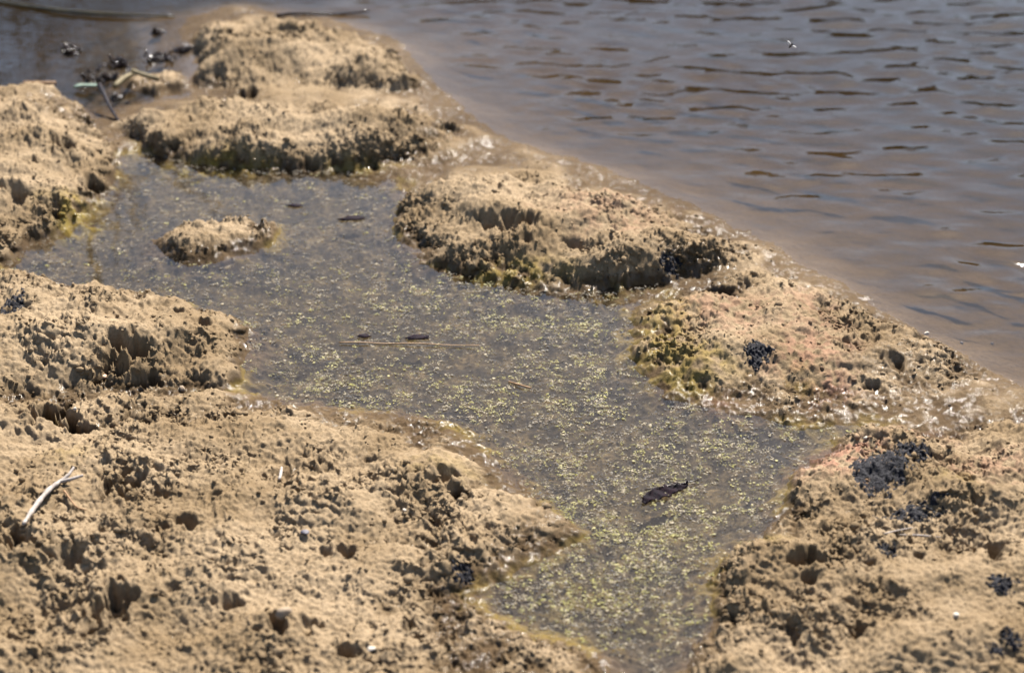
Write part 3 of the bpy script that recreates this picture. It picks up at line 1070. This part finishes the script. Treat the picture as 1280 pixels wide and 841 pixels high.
crust(948, 441, 20, 11, 1, 'round black algae crust on the pinkish low mound', 0.010)
crust(1100, 585, 36, 28, 2, 'biggest black algae crust, on the upper right bank', 0.008)
crust(1140, 566, 28, 13, 3, 'narrow black algae crust touching the upper right of the biggest one', 0.008)
crust(1138, 637, 46, 11, 4, 'long flat black algae crust below the biggest one on right bank', 0.006)
crust(1109, 690, 13, 8, 5, 'small black algae spot in the middle of the right bank', 0.005)
crust(1265, 798, 15, 10, 6, 'dark algae blotch at the right edge near the bottom corner', 0.005)
crust(1246, 812, 13, 7, 7, 'lower dark algae blotch left of the one at the bottom right edge', 0.005)
crust(578, 719, 14, 11, 8, 'grey-black algae spot beside the shining scarp of the left bank', 0.005)
crust(18, 388, 16, 14, 9, 'dark algae spot at the left edge on the broad tan mound', 0.005)
crust(838, 332, 14, 8, 10, 'small dark crust on the front right of the domed mound', 0.006)
crust(1252, 728, 20, 10, 11, 'dark crust beneath the hole at the right edge of the bank', 0.005)

# ------------------------------------------------------------------ stones and shells
def stone(px, py, w, h, mat, seed, label, cat='stone', name='pebble', sink=0.3):
    p = on_ground(px, py)
    k = SX * math.hypot(p.y, CAM_H)
    pebble(name, p, (w * k * 0.42, w * k * 0.33, h * k * 0.38), mat, seed, label, cat, sink, rz=seed * 0.7)


stone(355, 769, 26, 22, M_STONE, 1, 'round grey stone over a dark hole in the left foreground')
stone(130, 472, 12, 8, M_PINK, 2, 'small pinkish pebble in the crease below the broad tan mound')
stone(228, 487, 13, 9, M_STONE, 3, 'small grey pebble on wet mud by the tip of the broad mound')
stone(381, 666, 14, 8, M_SLATE, 4, 'dark slate pebble on the left bank')
stone(464, 812, 16, 9, M_SHELL, 5, 'white shell chip at the bottom of the left bank', 'shell', 'shell_chip')
stone(1195, 769, 12, 6, M_SHELL, 6, 'white shell chip on the smooth lower right bank', 'shell', 'shell_chip')
stone(94, 512, 8, 7, M_SHELL, 7, 'tiny white shell chip beside the hole at far left', 'shell', 'shell_chip')
stone(506, 638, 8, 6, M_SHELL, 8, 'tiny white shell chip on the smooth middle of the left bank', 'shell', 'shell_chip')
stone(1158, 417, 9, 5, M_SHELL, 9, 'small white shell chip on the wet lake edge at right', 'shell', 'shell_chip')
stone(1082, 548, 9, 6, M_SHELL, 10, 'small white pebble at the head of the wet gully on the right')
stone(1240, 430, 7, 5, M_SLATE, 11, 'small dark pebble in the shallows at the right lake edge')
stone(1202, 429, 7, 5, M_SLATE, 12, 'small dark pebble at the wet lake margin on the right')
st = lay([(1104, 667), (1125, 662), (1142, 659)], 0.003)
o = tube('dry_stalk', curve_pts(st, 10), [0.0010, .0013, .0014, .0014, .0014, .0013, .0012, .001, .0009, .0006], M_TWIG, None, 7, 0.15, 12)
tag(o, 'pale straw sliver on the right bank, the left of two', 'stalk')
st = lay([(1124, 668), (1150, 669), (1176, 671)], 0.003)
o = tube('dry_stalk', curve_pts(st, 10), [0.0010, .0014, .0017, .0019, .0019, .0018, .0016, .0014, .001, .0007], M_TWIG, None, 7, 0.15, 13)
tag(o, 'pale straw sliver on the right bank, the right of two', 'stalk')

# ------------------------------------------------------------------ debris and sticks in the far inlet
pts = curve_pts([at(-30, -2, 0.004), at(40, 9, 0.006), at(100, 16, 0.008), at(160, 19, 0.008), at(218, 21, 0.003)], 30)
o = tube('floating_stick', pts, [0.003 + 0.0035 * math.sin(math.pi * min(1, k / 26)) for k in range(30)], M_OLIVE, None, 8, 0.1, 20)
tag(o, 'long curved olive-brown stick floating at the top left', 'stick')
a, b = at(345, 20, 0.010), at(462, 15, 0.006)
pts = [a.lerp(b, k / 14) + Vector((0, 0, 0.003 * math.sin(k * .5))) for k in range(15)]
o = tube('floating_stick', pts, [0.006 - 0.0002 * k for k in range(15)], M_DARK, None, 8, 0.1, 21)
tag(o, 'thin dark stick floating just behind the farthest mud mound', 'stick')
pts = curve_pts([at(124, 106, 0.045), at(131, 120, 0.035), at(139, 137, 0.025), at(151, 155, 0.012)], 16)
o = tube('wet_stick', pts, [0.0065 - 0.0002 * k for k in range(16)], M_DARK, None, 8, 0.15, 22)
tag(o, 'short black wet stick leaning down into the inlet at left', 'stick')
pts = curve_pts([at(30, 104, 0.01), at(50, 104, 0.014), at(70, 104, 0.010)], 10)
o = tube('wet_stick', pts, [0.005] * 10, M_STALK, None, 8, 0.15, 23)
tag(o, 'short brown stick end lying at the water above the left mound', 'stick')
pts = curve_pts([at(143, 109, 0.02), at(153, 100, 0.025), at(167, 92, 0.03)], 10)
o = tube('reed_piece', pts, [0.006, .0075, .008, .008, .008, .008, .008, .008, .007, .006], M_OCHRE, None, 8, 0.08, 24)
tag(o, 'short ochre reed piece leaning on the small wet heap', 'reed')
pts = curve_pts([at(166, 89, 0.045), at(180, 94, 0.045), at(198, 99, 0.04)], 10)
o = tube('reed_piece', pts, [0.006] * 10, M_OCHRE, None, 8, 0.1, 25)
tag(o, 'ochre reed piece lying across the top of the small wet heap', 'reed')
pts = curve_pts([at(92, 109, 0.010), at(105, 107, 0.015), at(124, 107, 0.012)], 10)
o = tube('teal_scrap', pts, [0.004, .008, .010, .009, .008, .008, .007, .007, .006, .004], M_TEAL, None, 8, 0.2, 26, 0.5)
tag(o, 'pale teal scrap at the water edge beside the black debris', 'scrap')


def clump(px, py, w, h, seed, label, name='debris_clump'):
    """a knot of sodden black leaves and bits"""
    p = at(px, py, 0.0)
    k = SX * math.hypot(p.y, CAM_H)
    rr = random.Random(seed)
    V, F = [], []
    for q in range(52):
        cx, cy = rr.gauss(0, w * k * 0.24), rr.gauss(0, w * k * 0.20)
        cz = abs(rr.gauss(0, h * k * 0.25))
        r = rr.uniform(0.003, 0.008)
        b0 = len(V)
        ax = Vector((rr.gauss(0, 1), rr.gauss(0, 1), rr.gauss(0, .6))).normalized()
        bx = ax.orthogonal().normalized()
        cx_ = ax.cross(bx)
        for a_ in range(4):
            for s in range(6):
                t = s * math.pi / 3
                f_ = math.sin(math.pi * (a_ + 0.6) / 4.2) * rr.uniform(.7, 1.2)
                V.append(Vector((cx, cy, cz)) + ax * (a_ - 1.5) * r * 1.25 + (bx * math.cos(t) * 0.8 + cx_ * math.sin(t) * 0.16) * r * f_)
        for a_ in range(3):
            for s in range(6):
                F.append((b0 + a_ * 6 + s, b0 + a_ * 6 + (s + 1) % 6, b0 + (a_ + 1) * 6 + (s + 1) % 6, b0 + (a_ + 1) * 6 + s))
        F.append(tuple(b0 + s for s in range(5, -1, -1)))
        F.append(tuple(b0 + 18 + s for s in range(6)))
    o = link_mesh(name, V, F, M_DARK, None)
    o.location = (p.x, p.y, max(ground(p.x, p.y), -0.004))
    tag(o, label, 'debris')


clump(88, 64, 26, 14, 1, 'lone black clod glinting in the shallow water at upper left')
clump(145, 82, 24, 20, 2, 'black sodden debris just above the top of the leaning wet stick')
clump(128, 98, 36, 16, 3, 'widest knot of black debris around the foot of the leaning stick')
clump(200, 75, 34, 16, 4, 'black debris behind the small wet heap')
clump(231, 64, 24, 14, 5, 'black debris against the left side of the farthest mound')
clump(196, 41, 14, 10, 6, 'small black bit on the wet flat left of the farthest mound')
clump(144, 122, 12, 6, 7, 'tiny black clod in the inlet right of the leaning stick')


# dark flat patches on the puddle surface, in the wet leaf's material
def scrap(px, py, w, h, seed, label):
    p = at(px, py, 0.0022)
    k = SX * math.hypot(p.y, CAM_H)
    rr = random.Random(seed)
    a0 = rr.uniform(-.3, .3)
    n = 14
    V = [Vector((0, 0, 0.0015))]
    for i in range(n):
        t = 2 * math.pi * i / n
        r = 1 + rr.uniform(-.3, .3)
        x, y = math.cos(t) * w * k / 2 * r, math.sin(t) * h * k * r
        V.append(Vector((x * math.cos(a0) - y * math.sin(a0), x * math.sin(a0) + y * math.cos(a0), rr.uniform(-.0006, .0018))))
    F = [(0, 1 + i, 1 + (i + 1) % n) for i in range(n)]
    o = link_mesh('dark_patch', V, F, M_FEATHER, None)
    s_ = o.modifiers.new('thick', 'SOLIDIFY')
    s_.thickness = 0.0006
    o.location = p
    tag(o, label, 'leaf')


scrap(369, 257, 18, 6, 1, 'dark flat patch in the puddle right of the islet')
scrap(440, 273, 30, 8, 2, 'dark flat patch in the puddle left of the domed mound')
scrap(520, 422, 28, 7, 5, 'dark flat patch touching the back of the long straw')
scrap(455, 420, 16, 5, 6, 'little dark flat patch behind the left end of the long straw')

# ------------------------------------------------------------------ flying insect over the lake
def insect():
    d = (at(989, 57, 0.0) - Vector(cam.location)).normalized()
    p = Vector(cam.location) + d * 3.45
    root = empty('flying_insect', p)
    tag(root, 'small dark insect with pale wings flying over the lake', 'insect')
    mb = simple_mat('insect_body', (0.015, 0.01, 0.006), (0.06, 0.04, 0.02), 300, 0.4, 0.2, 0.0005)
    mw = simple_mat('insect_wing', (0.55, 0.50, 0.45), (0.75, 0.70, 0.65), 200, 0.3, 0, 0)
    right = Vector((1, 0, 0))
    up = Vector((0, sp, cp))
    ax = (right * 0.7 + up * 0.75).normalized()
    tube('body', [ax * t for t in (-.006, -.0045, -.002, .0005, .0018, .003, .0045, .0055, .0062)], [.0006, .0015, .0019, .0012, .0019, .0019, .0012, .0013, .0005], mb, root, 8, .02, 1)
    for s, wd in ((1, (-right * .62 + up * .78)), (-1, (right * .88 - up * .42))):
        wd = wd.normalized()
        sd = ax.cross(wd).cross(wd).normalized()
        V, F = [], []
        for i in range(9):
            t = i / 8
            ww = 0.0019 * math.sin(math.pi * (0.12 + 0.8 * t)) ** 0.7
            c = wd * (0.0015 + 0.0085 * t)
            V += [c + sd * ww, c - sd * ww]
        for i in range(8):
            F.append((2 * i, 2 * i + 1, 2 * i + 3, 2 * i + 2))
        w_ = link_mesh('wing', V, F, mw, root)
        so = w_.modifiers.new('thick', 'SOLIDIFY')
        so.thickness = 0.0002


insect()


# ------------------------------------------------------------------ bare shrub on the far side of the inlet, mirrored in the water
def bare_shrub():
    root = empty('bare_shrub', (-2.9, 8.6, 0.0))
    tag(root, 'bare dark shrub leaning over the inlet, mirrored at top left', 'shrub')
    rr = random.Random(17)
    mt = simple_mat('dark_bark', (0.02, 0.014, 0.01), (0.07, 0.05, 0.035), 30, 0.9, 0.5, 0.004)
    tr = curve_pts([(0, 0, -0.6), (0.1, -0.05, 0.3), (0.25, -0.15, 0.9), (0.5, -0.2, 1.5)], 14)
    tube('trunk', tr, [0.055 - 0.0025 * k for k in range(14)], mt, root, 9, .08, 1)

    def grow(p, d, L, r, depth):
        q = [p]
        for k in range(6):
            d = (d + Vector((rr.gauss(0, .14), rr.gauss(0, .14), rr.gauss(0, .10)))).normalized()
            q.append(q[-1] + d * L / 6)
        tube('branch', q, [r * (1 - 0.12 * k) for k in range(7)], mt, root, 6, .08, depth)
        if depth < 3:
            for k in range(3 if depth < 2 else 2):
                i = rr.randint(2, 6)
                grow(q[i], (d + Vector((rr.gauss(0, .6), rr.gauss(0, .5), rr.gauss(0, .45)))).normalized(), L * 0.6, r * 0.55, depth + 1)
    for k in range(13):
        i = 3 + k % 9
        grow(tr[i], Vector((1.0, -0.35 + rr.uniform(-.3, .3), rr.uniform(-.25, .5))).normalized(), rr.uniform(0.9, 1.7), 0.036, 1)


bare_shrub()
